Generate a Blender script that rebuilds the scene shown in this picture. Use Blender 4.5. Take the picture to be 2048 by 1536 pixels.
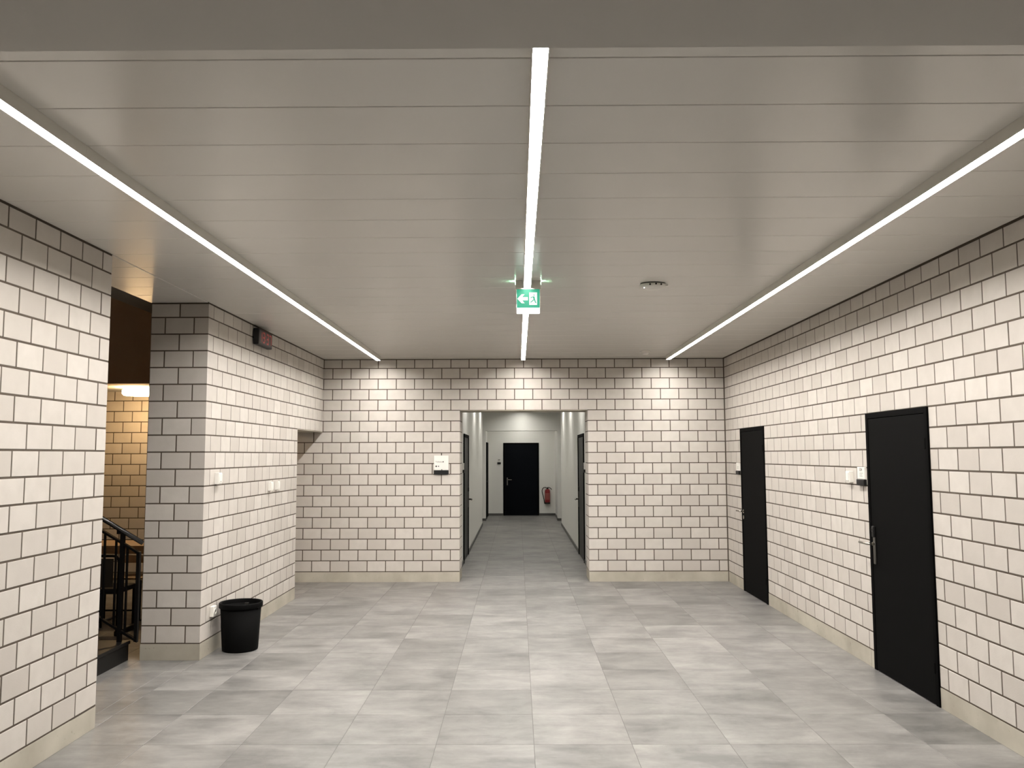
import bpy, bmesh, math, random
from mathutils import Vector, Matrix, Euler
random.seed(7)
for o in list(bpy.data.objects):
    bpy.data.objects.remove(o)
scene = bpy.context.scene
COL = scene.collection
PI = math.pi

# ------------------------------------------------------------------ camera
F_PX, PITCH, YAW, ROLL, CAM_Z, CAM_D = 1677.54, 0.0847, -0.00655, -0.00323, 1.76603, 11.93638
def camera_axes():
    c, s = math.cos(YAW), math.sin(YAW)
    fw, rt, up = Vector((s, c, 0)), Vector((c, -s, 0)), Vector((0, 0, 1))
    c, s = math.cos(PITCH), math.sin(PITCH)
    f2, u2 = fw * c + up * s, up * c - fw * s
    c, s = math.cos(ROLL), math.sin(ROLL)
    return rt * c + u2 * s, u2 * c - rt * s, f2
RX, UX, FX = camera_axes()
cd = bpy.data.cameras.new('camera')
cd.sensor_fit = 'HORIZONTAL'
cd.sensor_width = 36
cd.lens = F_PX / 2048 * 36
cd.clip_end = 200
cam = bpy.data.objects.new('camera', cd)
COL.objects.link(cam)
m = Matrix((RX, UX, -FX)).transposed().to_4x4()
m.translation = Vector((0, -CAM_D, CAM_Z))
cam.matrix_world = m
scene.camera = cam

# ------------------------------------------------------------------ light, view
w = bpy.data.worlds.new('world')
scene.world = w
w.use_nodes = True
w.node_tree.nodes['Background'].inputs[0].default_value = (1, .93, .84, 1)
w.node_tree.nodes['Background'].inputs[1].default_value = 0.02
scene.view_settings.view_transform = 'Standard'
scene.view_settings.look = 'None'
scene.view_settings.gamma = 1
scene.view_settings.exposure = 0.0
scene.view_settings.use_curve_mapping = False
scene.cycles.use_denoising = True
scene.cycles.max_bounces = 10
scene.cycles.diffuse_bounces = 8
scene.cycles.sample_clamp_indirect = 6
BAR_STRENGTH = 153.0            # the three light lines of the hall
CORRIDOR_STRENGTH = 80.0       # the corridor's ceiling lines
WARM_STRENGTH = 46.0            # the round lamp of the stair hall

# ------------------------------------------------------------------ measures (metres)
BX, BZ, JOINT = 0.26, 0.1509, 0.012
ZP = 0.1428                     # top of the concrete plinth
H = 3.141                       # ceiling
XR = 2.9478
XL = XR - 22 * BX
NROW = 20
OPX0, OPX1, OPZ = XR - 14.5 * BX, XR - 7.5 * BX, ZP + 15 * BZ
PILLAR_Y, NEAR_Y, PASS_Y, PASS_Z = -4.495, -6.30, -1.375, ZP + 13 * BZ
THICK = 0.52
CEIL_Y0 = -9.318
REAR_Y = -15.0
CX0, CX1 = -0.90, 1.10          # corridor walls

# ------------------------------------------------------------------ materials
def new_mat(name):
    mt = bpy.data.materials.new(name)
    mt.use_nodes = True
    return mt, mt.node_tree.nodes, mt.node_tree.links, mt.node_tree.nodes['Principled BSDF']

def plain(name, col, rough=.5, metal=0.0, spec=.5, bump=0, bscale=60):
    mt, n, l, b = new_mat(name)
    b.inputs['Base Color'].default_value = (*col, 1)
    b.inputs['Roughness'].default_value = rough
    b.inputs['Metallic'].default_value = metal
    b.inputs['Specular IOR Level'].default_value = spec
    if bump:
        t = n.new('ShaderNodeTexCoord'); z = n.new('ShaderNodeTexNoise'); bp = n.new('ShaderNodeBump')
        z.inputs['Scale'].default_value = bscale; z.inputs['Detail'].default_value = 6
        bp.inputs['Strength'].default_value = bump; bp.inputs['Distance'].default_value = .002
        l.new(t.outputs['Object'], z.inputs['Vector']); l.new(z.outputs['Fac'], bp.inputs['Height'])
        l.new(bp.outputs['Normal'], b.inputs['Normal'])
    return mt

def emit(name, col, strength, base=None):
    mt, n, l, b = new_mat(name)
    b.inputs['Base Color'].default_value = (*(base or [min(c, .8) for c in col]), 1)
    if base:
        b.inputs['Specular IOR Level'].default_value = .1
        b.inputs['Roughness'].default_value = .7
    b.inputs['Emission Color'].default_value = (*col, 1)
    b.inputs['Emission Strength'].default_value = strength
    return mt

def mix_rgb(n, l, fac, a, b, mode='MIX'):
    x = n.new('ShaderNodeMix'); x.data_type = 'RGBA'; x.blend_type = mode
    for sock, v in ((x.inputs[0], fac), (x.inputs[6], a), (x.inputs[7], b)):
        if hasattr(v, 'node'):
            l.new(v, sock)
        elif isinstance(v, (int, float)):
            sock.default_value = v
        else:
            sock.default_value = (*v, 1)
    return x.outputs[2]

def brick_material():
    mt, n, l, b = new_mat('sand_lime_brick')
    info = n.new('ShaderNodeObjectInfo')
    t = n.new('ShaderNodeTexCoord')
    add = n.new('ShaderNodeVectorMath'); add.operation = 'ADD'
    mul = n.new('ShaderNodeMath'); mul.operation = 'MULTIPLY'; mul.inputs[1].default_value = 37
    l.new(info.outputs['Random'], mul.inputs[0])
    l.new(t.outputs['Object'], add.inputs[0]); l.new(mul.outputs[0], add.inputs[1])
    z = n.new('ShaderNodeTexNoise'); z.inputs['Scale'].default_value = 9; z.inputs['Detail'].default_value = 6
    l.new(add.outputs[0], z.inputs['Vector'])
    r1 = n.new('ShaderNodeValToRGB')
    r1.color_ramp.elements[0].color = (.51, .473, .432, 1)
    r1.color_ramp.elements[1].color = (.615, .578, .533, 1)
    l.new(info.outputs['Random'], r1.inputs[0])
    zr = n.new('ShaderNodeMapRange')
    zr.inputs[1].default_value = .35; zr.inputs[2].default_value = .7
    zr.inputs[3].default_value = 0; zr.inputs[4].default_value = .35
    l.new(z.outputs['Fac'], zr.inputs[0])
    c = mix_rgb(n, l, zr.outputs[0], r1.outputs[0], (.465, .432, .392))
    l.new(c, b.inputs['Base Color'])
    b.inputs['Roughness'].default_value = .85
    b.inputs['Specular IOR Level'].default_value = .25
    z2 = n.new('ShaderNodeTexNoise'); z2.inputs['Scale'].default_value = 120; z2.inputs['Detail'].default_value = 4
    l.new(add.outputs[0], z2.inputs['Vector'])
    bp = n.new('ShaderNodeBump'); bp.inputs['Strength'].default_value = .25; bp.inputs['Distance'].default_value = .0015
    l.new(z2.outputs['Fac'], bp.inputs['Height']); l.new(bp.outputs['Normal'], b.inputs['Normal'])
    return mt

def concrete_material():
    mt, n, l, b = new_mat('plinth_concrete')
    t = n.new('ShaderNodeTexCoord')
    z = n.new('ShaderNodeTexNoise'); z.inputs['Scale'].default_value = 3.2; z.inputs['Detail'].default_value = 8
    z2 = n.new('ShaderNodeTexNoise'); z2.inputs['Scale'].default_value = 26; z2.inputs['Detail'].default_value = 5
    l.new(t.outputs['Object'], z.inputs['Vector']); l.new(t.outputs['Object'], z2.inputs['Vector'])
    r = n.new('ShaderNodeValToRGB')
    r.color_ramp.elements[0].position = .3; r.color_ramp.elements[0].color = (.36, .33, .27, 1)
    r.color_ramp.elements[1].position = .7; r.color_ramp.elements[1].color = (.49, .46, .385, 1)
    l.new(z.outputs['Fac'], r.inputs[0])
    sp = n.new('ShaderNodeMapRange')
    sp.inputs[1].default_value = .66; sp.inputs[2].default_value = .74; sp.inputs[3].default_value = 0; sp.inputs[4].default_value = .55
    l.new(z2.outputs['Fac'], sp.inputs[0])
    c = mix_rgb(n, l, sp.outputs[0], r.outputs[0], (.20, .175, .13))
    l.new(c, b.inputs['Base Color'])
    b.inputs['Roughness'].default_value = .8
    return mt

def tile_material():
    mt, n, l, b = new_mat('grey_floor_tile')
    info = n.new('ShaderNodeObjectInfo'); geo = n.new('ShaderNodeNewGeometry')
    mul = n.new('ShaderNodeMath'); mul.operation = 'MULTIPLY'; mul.inputs[1].default_value = 53
    l.new(info.outputs['Random'], mul.inputs[0])
    add = n.new('ShaderNodeVectorMath'); add.operation = 'ADD'
    l.new(geo.outputs['Position'], add.inputs[0]); l.new(mul.outputs[0], add.inputs[1])
    def noise(scale, sx, sy, detail, rough=.55):
        mp = n.new('ShaderNodeVectorMath'); mp.operation = 'MULTIPLY'; mp.inputs[1].default_value = (sx, sy, 1)
        l.new(add.outputs[0], mp.inputs[0])
        z = n.new('ShaderNodeTexNoise'); z.inputs['Scale'].default_value = scale
        z.inputs['Detail'].default_value = detail; z.inputs['Roughness'].default_value = rough
        z.inputs['Distortion'].default_value = .25
        l.new(mp.outputs[0], z.inputs['Vector'])
        return z.outputs['Fac']
    cloud = noise(2.2, 1.0, 1.15, 10, .66)
    streak = noise(3.0, .8, 3.2, 9, .70)
    r = n.new('ShaderNodeValToRGB')
    r.color_ramp.elements[0].position = .37; r.color_ramp.elements[0].color = (.108, .105, .102, 1)
    r.color_ramp.elements[1].position = .63; r.color_ramp.elements[1].color = (.272, .264, .251, 1)
    mx = n.new('ShaderNodeMath'); mx.operation = 'MULTIPLY_ADD'; mx.inputs[1].default_value = .6
    mh = n.new('ShaderNodeMath'); mh.operation = 'MULTIPLY'; mh.inputs[1].default_value = .4
    l.new(streak, mh.inputs[0]); l.new(cloud, mx.inputs[0]); l.new(mh.outputs[0], mx.inputs[2])
    l.new(mx.outputs[0], r.inputs[0])
    vr = n.new('ShaderNodeMapRange'); vr.inputs[3].default_value = .84; vr.inputs[4].default_value = 1.12
    l.new(info.outputs['Random'], vr.inputs[0])
    vm = n.new('ShaderNodeVectorMath'); vm.operation = 'SCALE'
    l.new(r.outputs[0], vm.inputs[0]); l.new(vr.outputs[0], vm.inputs[3])
    l.new(vm.outputs[0], b.inputs['Base Color'])
    rr = n.new('ShaderNodeMapRange'); rr.inputs[3].default_value = .34; rr.inputs[4].default_value = .5
    l.new(streak, rr.inputs[0]); l.new(rr.outputs[0], b.inputs['Roughness'])
    b.inputs['Specular IOR Level'].default_value = .45
    return mt

M = dict(
    brick=brick_material(),
    mortar=plain('mortar', (.085, .066, .049), .95, bump=.3),
    concrete=concrete_material(),
    tile=tile_material(),
    grout=plain('grout', (.15, .145, .14), .9),
    panel=plain('ceiling_panel', (.75, .73, .685), .22, 0, .5),
    panel_edge=plain('ceiling_void', (.10, .09, .08), .8),
    plaster_dark=plain('grey_ceiling_plaster', (.56, .545, .51), .9, bump=.2),
    white_wall=plain('white_plaster', (.80, .79, .755), .7, bump=.15, bscale=90),
    ceiling_white=plain('white_ceiling', (.7, .7, .66), .8),
    skirting=plain('dark_skirting', (.10, .098, .09), .5),
    black_door=plain('black_door_paint', (.0052, .0052, .0051), .7, 0, .02, bump=.06, bscale=300),
    black_frame=plain('black_frame_paint', (.003, .003, .003), .7, 0, .02),
    blue_door=plain('blue_black_door_paint', (.0035, .0042, .006), .7, 0, .05),
    grey_door=plain('dark_grey_door_paint', (.014, .0135, .013), .45, 0, .3),
    steel=plain('brushed_steel', (.46, .44, .40), .24, 1),
    dull_steel=plain('dull_steel', (.16, .155, .145), .38, 1),
    white_plastic=plain('white_plastic', (.82, .80, .75), .4),
    light_box=plain('white_painted_profile', (.70, .68, .62), .45),
    black_plastic=plain('black_plastic', (.010, .010, .010), .5, 0, .25),
    bin_black=plain('black_bin_plastic', (.0032, .0032, .0032), .6, 0, .05),
    black_metal=plain('black_painted_metal', (.004, .0038, .0036), .42, 0, .2),
    dark_stone=plain('dark_stair_stone', (.011, .0105, .010), .42, 0, .25, bump=.1),
    ink=plain('printed_ink', (.06, .06, .055), .6),
    red=plain('extinguisher_red', (.22, .010, .014), .35),
    red_dark=plain('extinguisher_label', (.30, .075, .065), .5),
    rubber=plain('black_rubber', (.012, .011, .008), .55),
    wood=plain('beige_wood', (.52, .33, .16), .5, bump=.1),
    black_fabric=plain('black_fabric', (.010, .010, .011), .8),
    brown_wall=plain('unlit_brown_plaster', (.66, .54, .42), .9),
    lamp=emit('light_line_diffuser', (1.0, .952, .90), BAR_STRENGTH),
    corridor_wash=emit('corridor_cross_light_diffuser', (1.0, .97, .90), 210),
    corridor_lamp=emit('corridor_light_diffuser', (1.0, .97, .90), CORRIDOR_STRENGTH),
    warm_lamp=emit('warm_lamp_diffuser', (1.0, .66, .33), WARM_STRENGTH),
    exit_green=emit('exit_sign_green', (.018, .24, .135), 1.5, (.003, .02, .014)),
    exit_white=emit('exit_sign_white', (.5, .5, .5), 1.9, (.03, .03, .03)),
    exit_edge=emit('exit_sign_bottom_light', (.92, 1.0, .95), 3.0),
    led_red=emit('red_led', (.10, .012, .010), 2.2),
    led_off=plain('unlit_led', (.05, .012, .012), .4),
    led_white=emit('small_white_led', (1, 1, .95), 3.0),
)

# ------------------------------------------------------------------ helpers
def link(o, parent=None):
    COL.objects.link(o)
    if parent is not None:
        o.parent = parent
    return o

def mesh_obj(name, bm, mat, parent=None, loc=None, rotz=0, smooth=False):
    me = bpy.data.meshes.new(name)
    bm.normal_update()
    bm.to_mesh(me); bm.free()
    for mm in (mat if isinstance(mat, (list, tuple)) else [mat]):
        me.materials.append(mm)
    if smooth:
        for p in me.polygons:
            p.use_smooth = True
    o = bpy.data.objects.new(name, me)
    if loc is not None:
        o.location = loc
    o.rotation_euler = (0, 0, rotz)
    return link(o, parent)

def empty(name, loc=(0, 0, 0), rotz=0):
    o = bpy.data.objects.new(name, None)
    o.empty_display_size = .1
    o.location = loc
    o.rotation_euler = (0, 0, rotz)
    return link(o)

def tag(o, label=None, cat=None, group=None, kind=None):
    for k, v in (('label', label), ('category', cat), ('group', group), ('kind', kind)):
        if v:
            o[k] = v
    return o

def struct(o, label=None, cat=None):
    return tag(o, label, cat, None, 'structure')

def box(bm, x0, x1, y0, y1, z0, z1, bevel=0, mi=0, segs=1):
    r = bmesh.ops.create_cube(bm, size=1)
    vs = r['verts']
    for v in vs:
        v.co = Vector(((x0 + x1) / 2 + v.co.x * (x1 - x0), (y0 + y1) / 2 + v.co.y * (y1 - y0), (z0 + z1) / 2 + v.co.z * (z1 - z0)))
    fs = set(f for v in vs for f in v.link_faces)
    for f in fs:
        f.material_index = mi
    if bevel:
        es = list(set(e for v in vs for e in v.link_edges))
        bmesh.ops.bevel(bm, geom=es, offset=bevel, segments=segs, profile=.5, affect='EDGES')
    return bm

def B(*a, **k):
    return box(bmesh.new(), *a, **k)

def tube(bm, pts, r, n=10, caps=True, closed=False):
    """a round tube through the points (mitred joints)"""
    pts = [Vector(p) for p in pts]
    rings = []
    N = len(pts)
    prev = None
    for i, p in enumerate(pts):
        a = pts[(i - 1) % N] if (i > 0 or closed) else None
        c = pts[(i + 1) % N] if (i < N - 1 or closed) else None
        t = ((p - a).normalized() if a is not None else Vector()) + ((c - p).normalized() if c is not None else Vector())
        t.normalize()
        if prev is None:
            up = Vector((0, 0, 1)) if abs(t.z) < .9 else Vector((0, 1, 0))
            u = t.cross(up).normalized()
        else:
            u = (prev - t * prev.dot(t)).normalized()
        prev = u
        v = t.cross(u)
        k = 1.0
        rings.append([bm.verts.new(p + (u * math.cos(2 * PI * j / n) + v * math.sin(2 * PI * j / n)) * r * k) for j in range(n)])
    for i in range(N - 1 if not closed else N):
        A, C = rings[i], rings[(i + 1) % N]
        for j in range(n):
            bm.faces.new((A[j], A[(j + 1) % n], C[(j + 1) % n], C[j]))
    if caps and not closed:
        bm.faces.new(list(reversed(rings[0]))); bm.faces.new(rings[-1])
    bmesh.ops.recalc_face_normals(bm, faces=bm.faces[:])
    return bm

def lathe(bm, prof, n=32, cx=0, cy=0, sx=1, sy=1):
    """revolve (radius, z) pairs about the z axis"""
    rings = []
    for r, z in prof:
        if r < 1e-6:
            rings.append([bm.verts.new((cx, cy, z))])
        else:
            rings.append([bm.verts.new((cx + sx * r * math.cos(2 * PI * j / n), cy + sy * r * math.sin(2 * PI * j / n), z)) for j in range(n)])
    for A, C in zip(rings, rings[1:]):
        for j in range(n):
            k = (j + 1) % n
            if len(A) == 1 and len(C) == 1:
                continue
            if len(A) == 1:
                bm.faces.new((A[0], C[k], C[j]))
            elif len(C) == 1:
                bm.faces.new((A[j], A[k], C[0]))
            else:
                bm.faces.new((A[j], A[k], C[k], C[j]))
    bmesh.ops.recalc_face_normals(bm, faces=bm.faces[:])
    return bm

def prism(bm, outline, y0, y1):
    """outline in (x, z), extruded along y"""
    a = [bm.verts.new((x, y0, z)) for x, z in outline]
    c = [bm.verts.new((x, y1, z)) for x, z in outline]
    n = len(a)
    bm.faces.new(a); bm.faces.new(list(reversed(c)))
    for i in range(n):
        bm.faces.new((a[i], c[i], c[(i + 1) % n], a[(i + 1) % n]))
    bmesh.ops.recalc_face_normals(bm, faces=bm.faces[:])
    return bm

def text(name, body, size, parent, loc, mat, extrude=.0006, rot=(PI / 2, 0, 0), align='LEFT'):
    cu = bpy.data.curves.new(name, 'FONT')
    cu.body = body; cu.size = size; cu.extrude = extrude; cu.align_x = align
    cu.resolution_u = 2
    cu.materials.append(mat)
    o = bpy.data.objects.new(name, cu)
    COL.objects.link(o)
    bpy.context.view_layer.update()
    me = bpy.data.meshes.new_from_object(o)
    me.name = name
    bpy.data.objects.remove(o)
    o = bpy.data.objects.new(name, me)
    o.location = loc; o.rotation_euler = rot
    return link(o, parent)

def project(p):
    d = Vector(p) - Vector((0, -CAM_D, CAM_Z))
    z = d.dot(FX)
    if z < .2:
        return None
    return 1024 + F_PX * d.dot(RX) / z, 768 - F_PX * d.dot(UX) / z

def seen_area(pts):
    q = [project(p) for p in pts]
    if any(a is None for a in q):
        return 0
    xs = [min(max(a[0], 0), 2048) for a in q]; ys = [min(max(a[1], 0), 1536) for a in q]
    return (max(xs) - min(xs)) * (max(ys) - min(ys))

# ------------------------------------------------------------------ bricks
_brick_cache = {}
def brick_verts(wd, ht, dp, ch=.0016):
    a, h = wd / 2, ht / 2
    v = []
    for (ix, y) in ((ch, 0), (0, ch), (0, dp)):
        v += [(-a + ix, y, -h + ix), (a - ix, y, -h + ix), (a - ix, y, h - ix), (-a + ix, y, h - ix)]
    f = [(0, 1, 2, 3)]
    for s in (0, 4):
        for i in range(4):
            j = (i + 1) % 4
            f.append((s + i, s + 4 + i, s + 4 + j, s + j))
    return v, f

def brick_mesh(wd, ht, dp):
    k = (round(wd, 3), round(ht, 3), round(dp, 3))
    if k not in _brick_cache:
        v, f = brick_verts(*k)
        me = bpy.data.meshes.new('brick')
        me.from_pydata(v, [], f); me.update()
        me.materials.append(M['brick'])
        _brick_cache[k] = me
    return _brick_cache[k]

def cells(u0, u1, phase, omit0=False, omit1=False, holes=()):
    """split [u0, u1] at phase + k*BX; (a, b) pieces; at a corner the half piece belongs to the other face"""
    cuts = [u0]
    k = math.ceil((u0 - phase) / BX - 1e-6)
    while phase + k * BX < u1 - 1e-6:
        c = phase + k * BX
        if c - u0 > .045 and u1 - c > .045:
            cuts.append(c)
        k += 1
    cuts.append(u1)
    out = []
    for a, b in zip(cuts, cuts[1:]):
        half = (b - a) < .2
        ca, cb = (omit0 and a == u0), (omit1 and b == u1)
        if half and (ca or cb):
            continue
        segs = [(a - (JOINT / 2 if ca else 0), b + (JOINT / 2 if cb else 0))]
        for h0, h1 in holes:
            nxt = []
            for s, e in segs:
                if h1 <= s or h0 >= e:
                    nxt.append((s, e))
                else:
                    if h0 - s > .035: nxt.append((s, h0))
                    if e - h1 > .035: nxt.append((h1, e))
            segs = nxt
        out += segs
    return out

def row_z(r):
    z0 = ZP + r * BZ
    z1 = ZP + (r + 1) * BZ if r < NROW - 1 else H - .004
    return z0 + JOINT / 2, z1 - JOINT / 2

def lay(parent, faces, limit=300):
    """faces: (axis, plane, facing, list of (row, a, b)); the bricks that show largest become objects of their own"""
    allb = []
    for axis, plane, facing, pieces in faces:
        for r, a, b in pieces:
            z0, z1 = row_z(r)
            u, wd = (a + b) / 2, (b - a) - JOINT
            dp = .124
            if axis == 'x':      # runs along x, faces +-y
                loc = Vector((u, plane, (z0 + z1) / 2)); rz = 0 if facing < 0 else PI
                c = [(a, plane, z0), (b, plane, z0), (a, plane, z1), (b, plane, z1)]
            else:                # runs along y, faces +-x
                loc = Vector((plane, u, (z0 + z1) / 2)); rz = PI / 2 if facing > 0 else -PI / 2
                c = [(plane, a, z0), (plane, b, z0), (plane, a, z1), (plane, b, z1)]
            out = Vector((0, -1, 0)); out.rotate(Euler((0, 0, rz)))
            loc += out * random.uniform(-.0008, .0006)
            allb.append((seen_area(c), loc, rz, wd, z1 - z0, dp))
    allb.sort(key=lambda t: -t[0])
    for s, loc, rz, wd, ht, dp in allb[:limit]:
        o = bpy.data.objects.new('brick', brick_mesh(wd, ht, dp))
        o.location = loc; o.rotation_euler = (0, random.uniform(-.002, .002), rz)
        link(o, parent)
    rest = allb[limit:]
    if rest:
        V, Fc = [], []
        for s, loc, rz, wd, ht, dp in rest:
            v, f = brick_verts(wd, ht, dp)
            n0 = len(V); cz, sz = math.cos(rz), math.sin(rz)
            V += [(loc.x + x * cz - y * sz, loc.y + x * sz + y * cz, loc.z + z) for x, y, z in v]
            Fc += [tuple(i + n0 for i in q) for q in f]
        me = bpy.data.meshes.new('brick')
        me.from_pydata(V, [], Fc); me.update(); me.materials.append(M['brick'])
        o = link(bpy.data.objects.new('brick', me), parent)
        o['kind'] = 'stuff'

REC = .0025                     # joints lie this far behind the brick faces
def core(name, boxes, label, mat=None):
    bm = bmesh.new()
    for bx_ in boxes:
        box(bm, *bx_)
    o = mesh_obj(name, bm, mat or M['mortar'])
    return struct(o, label, 'wall')

# ================================================================== THE SETTING
# ---- back wall with the opening to the corridor
rows_all = range(NROW)
XB0 = -7.6
wall_back = core('wall_back', [
    (XB0, OPX0 - REC, REC, THICK - REC, 0, OPZ + REC), (OPX1 + REC, XR + .4, REC, THICK - REC, 0, OPZ + REC),
    (XB0, XR + .4, REC, THICK - REC, OPZ + REC, H + .03)],
    'white brick back wall with the wide corridor opening in it', )
front, jl, jr = [], [], []
for r in rows_all:
    ph = XR if r % 2 else XR - BX / 2
    if r >= 15:
        front += [(r, a, b) for a, b in cells(XB0 + 1.4, XR - .006, ph)]
    else:
        front += [(r, a, b) for a, b in cells(XB0 + 1.4, OPX0, ph, omit1=True)]
        front += [(r, a, b) for a, b in cells(OPX1, XR - .006, ph, omit0=True)]
        pj = 0 if r % 2 else .13
        jl += [(r, a, b) for a, b in cells(0, THICK, pj, omit0=True)]
        jr += [(r, a, b) for a, b in cells(0, THICK, pj, omit0=True)]
lay(wall_back, [('x', 0, -1, front), ('y', OPX0, 1, jl), ('y', OPX1, -1, jr)])

mesh_obj('lintel_soffit', B(OPX0 + .002, OPX1 - .002, .003, THICK, OPZ - .006, OPZ + .02), M['concrete'], wall_back)

# ---- right wall with two black doors
DOORS = [(-1.868, -.808), (-5.896, -4.826)]
DOOR_Z = 2.106
bxs = []
ys = [REAR_Y, DOORS[1][0], DOORS[1][1], DOORS[0][0], DOORS[0][1], .3]
for i in (0, 2, 4):
    bxs.append((XR + REC, XR + .3, ys[i], ys[i + 1], 0, H + .03))
for i in (1, 3):
    bxs.append((XR + REC, XR + .3, ys[i], ys[i + 1], DOOR_Z, H + .03))
wall_right = core('wall_right', bxs, 'white brick wall with the two black doors')
pc = []
for r in rows_all:
    ph = -.164 if r % 2 else -.034
    z0, z1 = row_z(r)
    holes = DOORS if z1 < DOOR_Z + .05 else ()
    pc += [(r, a, b) for a, b in cells(-9.3, -.006, ph, holes=holes)]
lay(wall_right, [('y', XR, -1, pc)])

# ---- left wall, the piece nearer the camera, and the pier beyond the stair opening
wall_left = core('wall_left', [(XL - THICK + REC, XL - REC, REAR_Y, NEAR_Y - REC, 0, H + .03)],
                 'white brick wall piece beside the stair opening, nearer the camera')
pc, pe = [], []
for r in rows_all:
    ph = NEAR_Y - (.13 if r % 2 else 0)
    pc += [(r, a, b) for a, b in cells(-9.3, NEAR_Y, ph, omit1=True)]
    pe += [(r, a, b) for a, b in cells(XL - THICK, XL, XL if r % 2 else XL - .13, omit1=True)]
lay(wall_left, [('y', XL, 1, pc), ('x', NEAR_Y, 1, pe)])

wall_pier = core('wall_left_pier', [
    (XL - THICK + REC, XL - REC, PILLAR_Y + REC, PASS_Y - REC, 0, H + .03),
    (XL - THICK + REC, XL - REC, PASS_Y - REC, REC, PASS_Z + REC, H + .03)],
    'white brick pier wall with the digital clock, between stairs and back wall')
pc, pe, pj = [], [], []
for r in rows_all:
    ph = PILLAR_Y + (.13 if r % 2 else 0)
    if r >= 13:
        pc += [(r, a, b) for a, b in cells(PILLAR_Y, -.006, ph, omit0=True)]
    else:
        pc += [(r, a, b) for a, b in cells(PILLAR_Y, PASS_Y, ph, omit0=True, omit1=True)]
        pj += [(r, a, b) for a, b in cells(XL - THICK, XL, XL if r % 2 else XL - .13, omit1=True)]
    pe += [(r, a, b) for a, b in cells(XL - THICK, XL, XL if r % 2 else XL - .13, omit1=True)]
lay(wall_pier, [('y', XL, 1, pc), ('x', PILLAR_Y, -1, pe), ('x', PASS_Y, 1, pj)])

mesh_obj('lintel_soffit', B(XL - THICK, XL - .003, PASS_Y + .002, -.004, PASS_Z - .006, PASS_Z + .02), M['concrete'], wall_pier)

# ---- concrete plinths
def plinth(name, boxes, label):
    bm = bmesh.new()
    for b_ in boxes:
        box(bm, *b_)
    return struct(mesh_obj(name, bm, M['concrete']), label, 'baseboard')
PT = ZP - .005
plinth('baseboard_back', [(XB0, OPX0 - .001, -.001, .3, 0, PT), (OPX0 - .3, OPX0 - .001, .25, THICK, 0, PT),
                          (OPX1 + .001, XR - .008, -.001, .3, 0, PT), (OPX1 + .001, OPX1 + .3, .25, THICK, 0, PT)],
       'concrete plinth under the back wall bricks')
gaps = [-9.3, -7.02, DOORS[1][0], DOORS[1][1], -4.745, -2.9, DOORS[0][0], DOORS[0][1], -.008]
pb = []
for a, b in zip(gaps, gaps[1:]):
    if (a, b) in [(d[0], d[1]) for d in DOORS]:
        continue
    pb.append((XR - .001, XR + .2, a + .003, b - .003, 0, PT))
plinth('baseboard_right', pb, 'concrete plinth under the right wall bricks')
plinth('baseboard_left', [(XL - .3, XL + .001, -9.3, NEAR_Y - .002, 0, PT), (XL - THICK, XL + .0008, NEAR_Y - .3, NEAR_Y - .001, 0, PT)],
       'concrete plinth under the brick wall piece nearer the camera')
plinth('baseboard_pier', [(XL - THICK, XL + .001, PILLAR_Y - .001, -2.95, 0, PT), (XL - THICK, XL + .001, -2.944, PASS_Y, 0, PT)],
       'stained concrete plinth under the brick pier')

# ---- floor: 60 x 60 tiles in a straight grid
floor = struct(mesh_obj('floor', B(-8, 4, REAR_Y, 15, -.1, -.0012), M['grout']), 'grey tiled floor of the hall and corridor', 'floor')
TX0, TY0, TS, TJ = -.507, -.03, .6, .003
_tile_cache = {}
def tile_mesh(wx, wy):
    k = (round(wx, 3), round(wy, 3))
    if k not in _tile_cache:
        a, b, c = k[0] / 2, k[1] / 2, .0012
        v = [(-a + c, -b + c, 0), (a - c, -b + c, 0), (a - c, b - c, 0), (-a + c, b - c, 0),
             (-a, -b, -c), (a, -b, -c), (a, b, -c), (-a, b, -c), (-a, -b, -.009), (a, -b, -.009), (a, b, -.009), (-a, b, -.009)]
        f = [(0, 1, 2, 3)]
        for s in (0, 4):
            for i in range(4):
                j = (i + 1) % 4
                f.append((s + i, s + 4 + i, s + 4 + j, s + j))
        me = bpy.data.meshes.new('tile'); me.from_pydata(v, [], f); me.update(); me.materials.append(M['tile'])
        _tile_cache[k] = me
    return _tile_cache[k]
tiles = []
def tile_region(x0, x1, y0, y1):
    i = math.floor((x0 - TX0) / TS)
    while TX0 + i * TS < x1:
        a, b = max(TX0 + i * TS, x0), min(TX0 + (i + 1) * TS, x1)
        j = math.floor((y0 - TY0) / TS)
        while TY0 + j * TS < y1:
            c, d = max(TY0 + j * TS, y0), min(TY0 + (j + 1) * TS, y1)
            if b - a > .02 and d - c > .02:
                tiles.append((a + TJ / 2, b - TJ / 2, c + TJ / 2, d - TJ / 2))
            j += 1
        i += 1
tile_region(XL - .0, XR, -14.4, 0)
tile_region(XL - THICK, XL, NEAR_Y, PILLAR_Y)
tile_region(-7.0, XL - THICK, -6.9, 0)
tile_region(XL - THICK, XL, PASS_Y, 0)
tile_region(OPX0, OPX1, 0, THICK)
tile_region(CX0, CX1, THICK, 9.5)
tile_region(-3, 3, 9.5, 10.97)
tile_region(-.88, 1.08, 10.97, 11.4)
tile_region(-.9, 1.1, 11.4, 12.95)
def tile_score(t):
    a, b, c, d = t
    if a < XL - .01:                                     # the stair hall, mostly hidden
        return 30 if a > XL - THICK - .4 and c > -5.2 else 0
    if a > CX1 or b < CX0:
        if c > 1: return 0
    return seen_area([(a, c, 0), (b, c, 0), (a, d, 0), (b, d, 0)])
tiles.sort(key=lambda t: -tile_score(t))
n_obj = sum(1 for t in tiles if tile_score(t) > 550)
n_obj = min(n_obj, 290)
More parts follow.
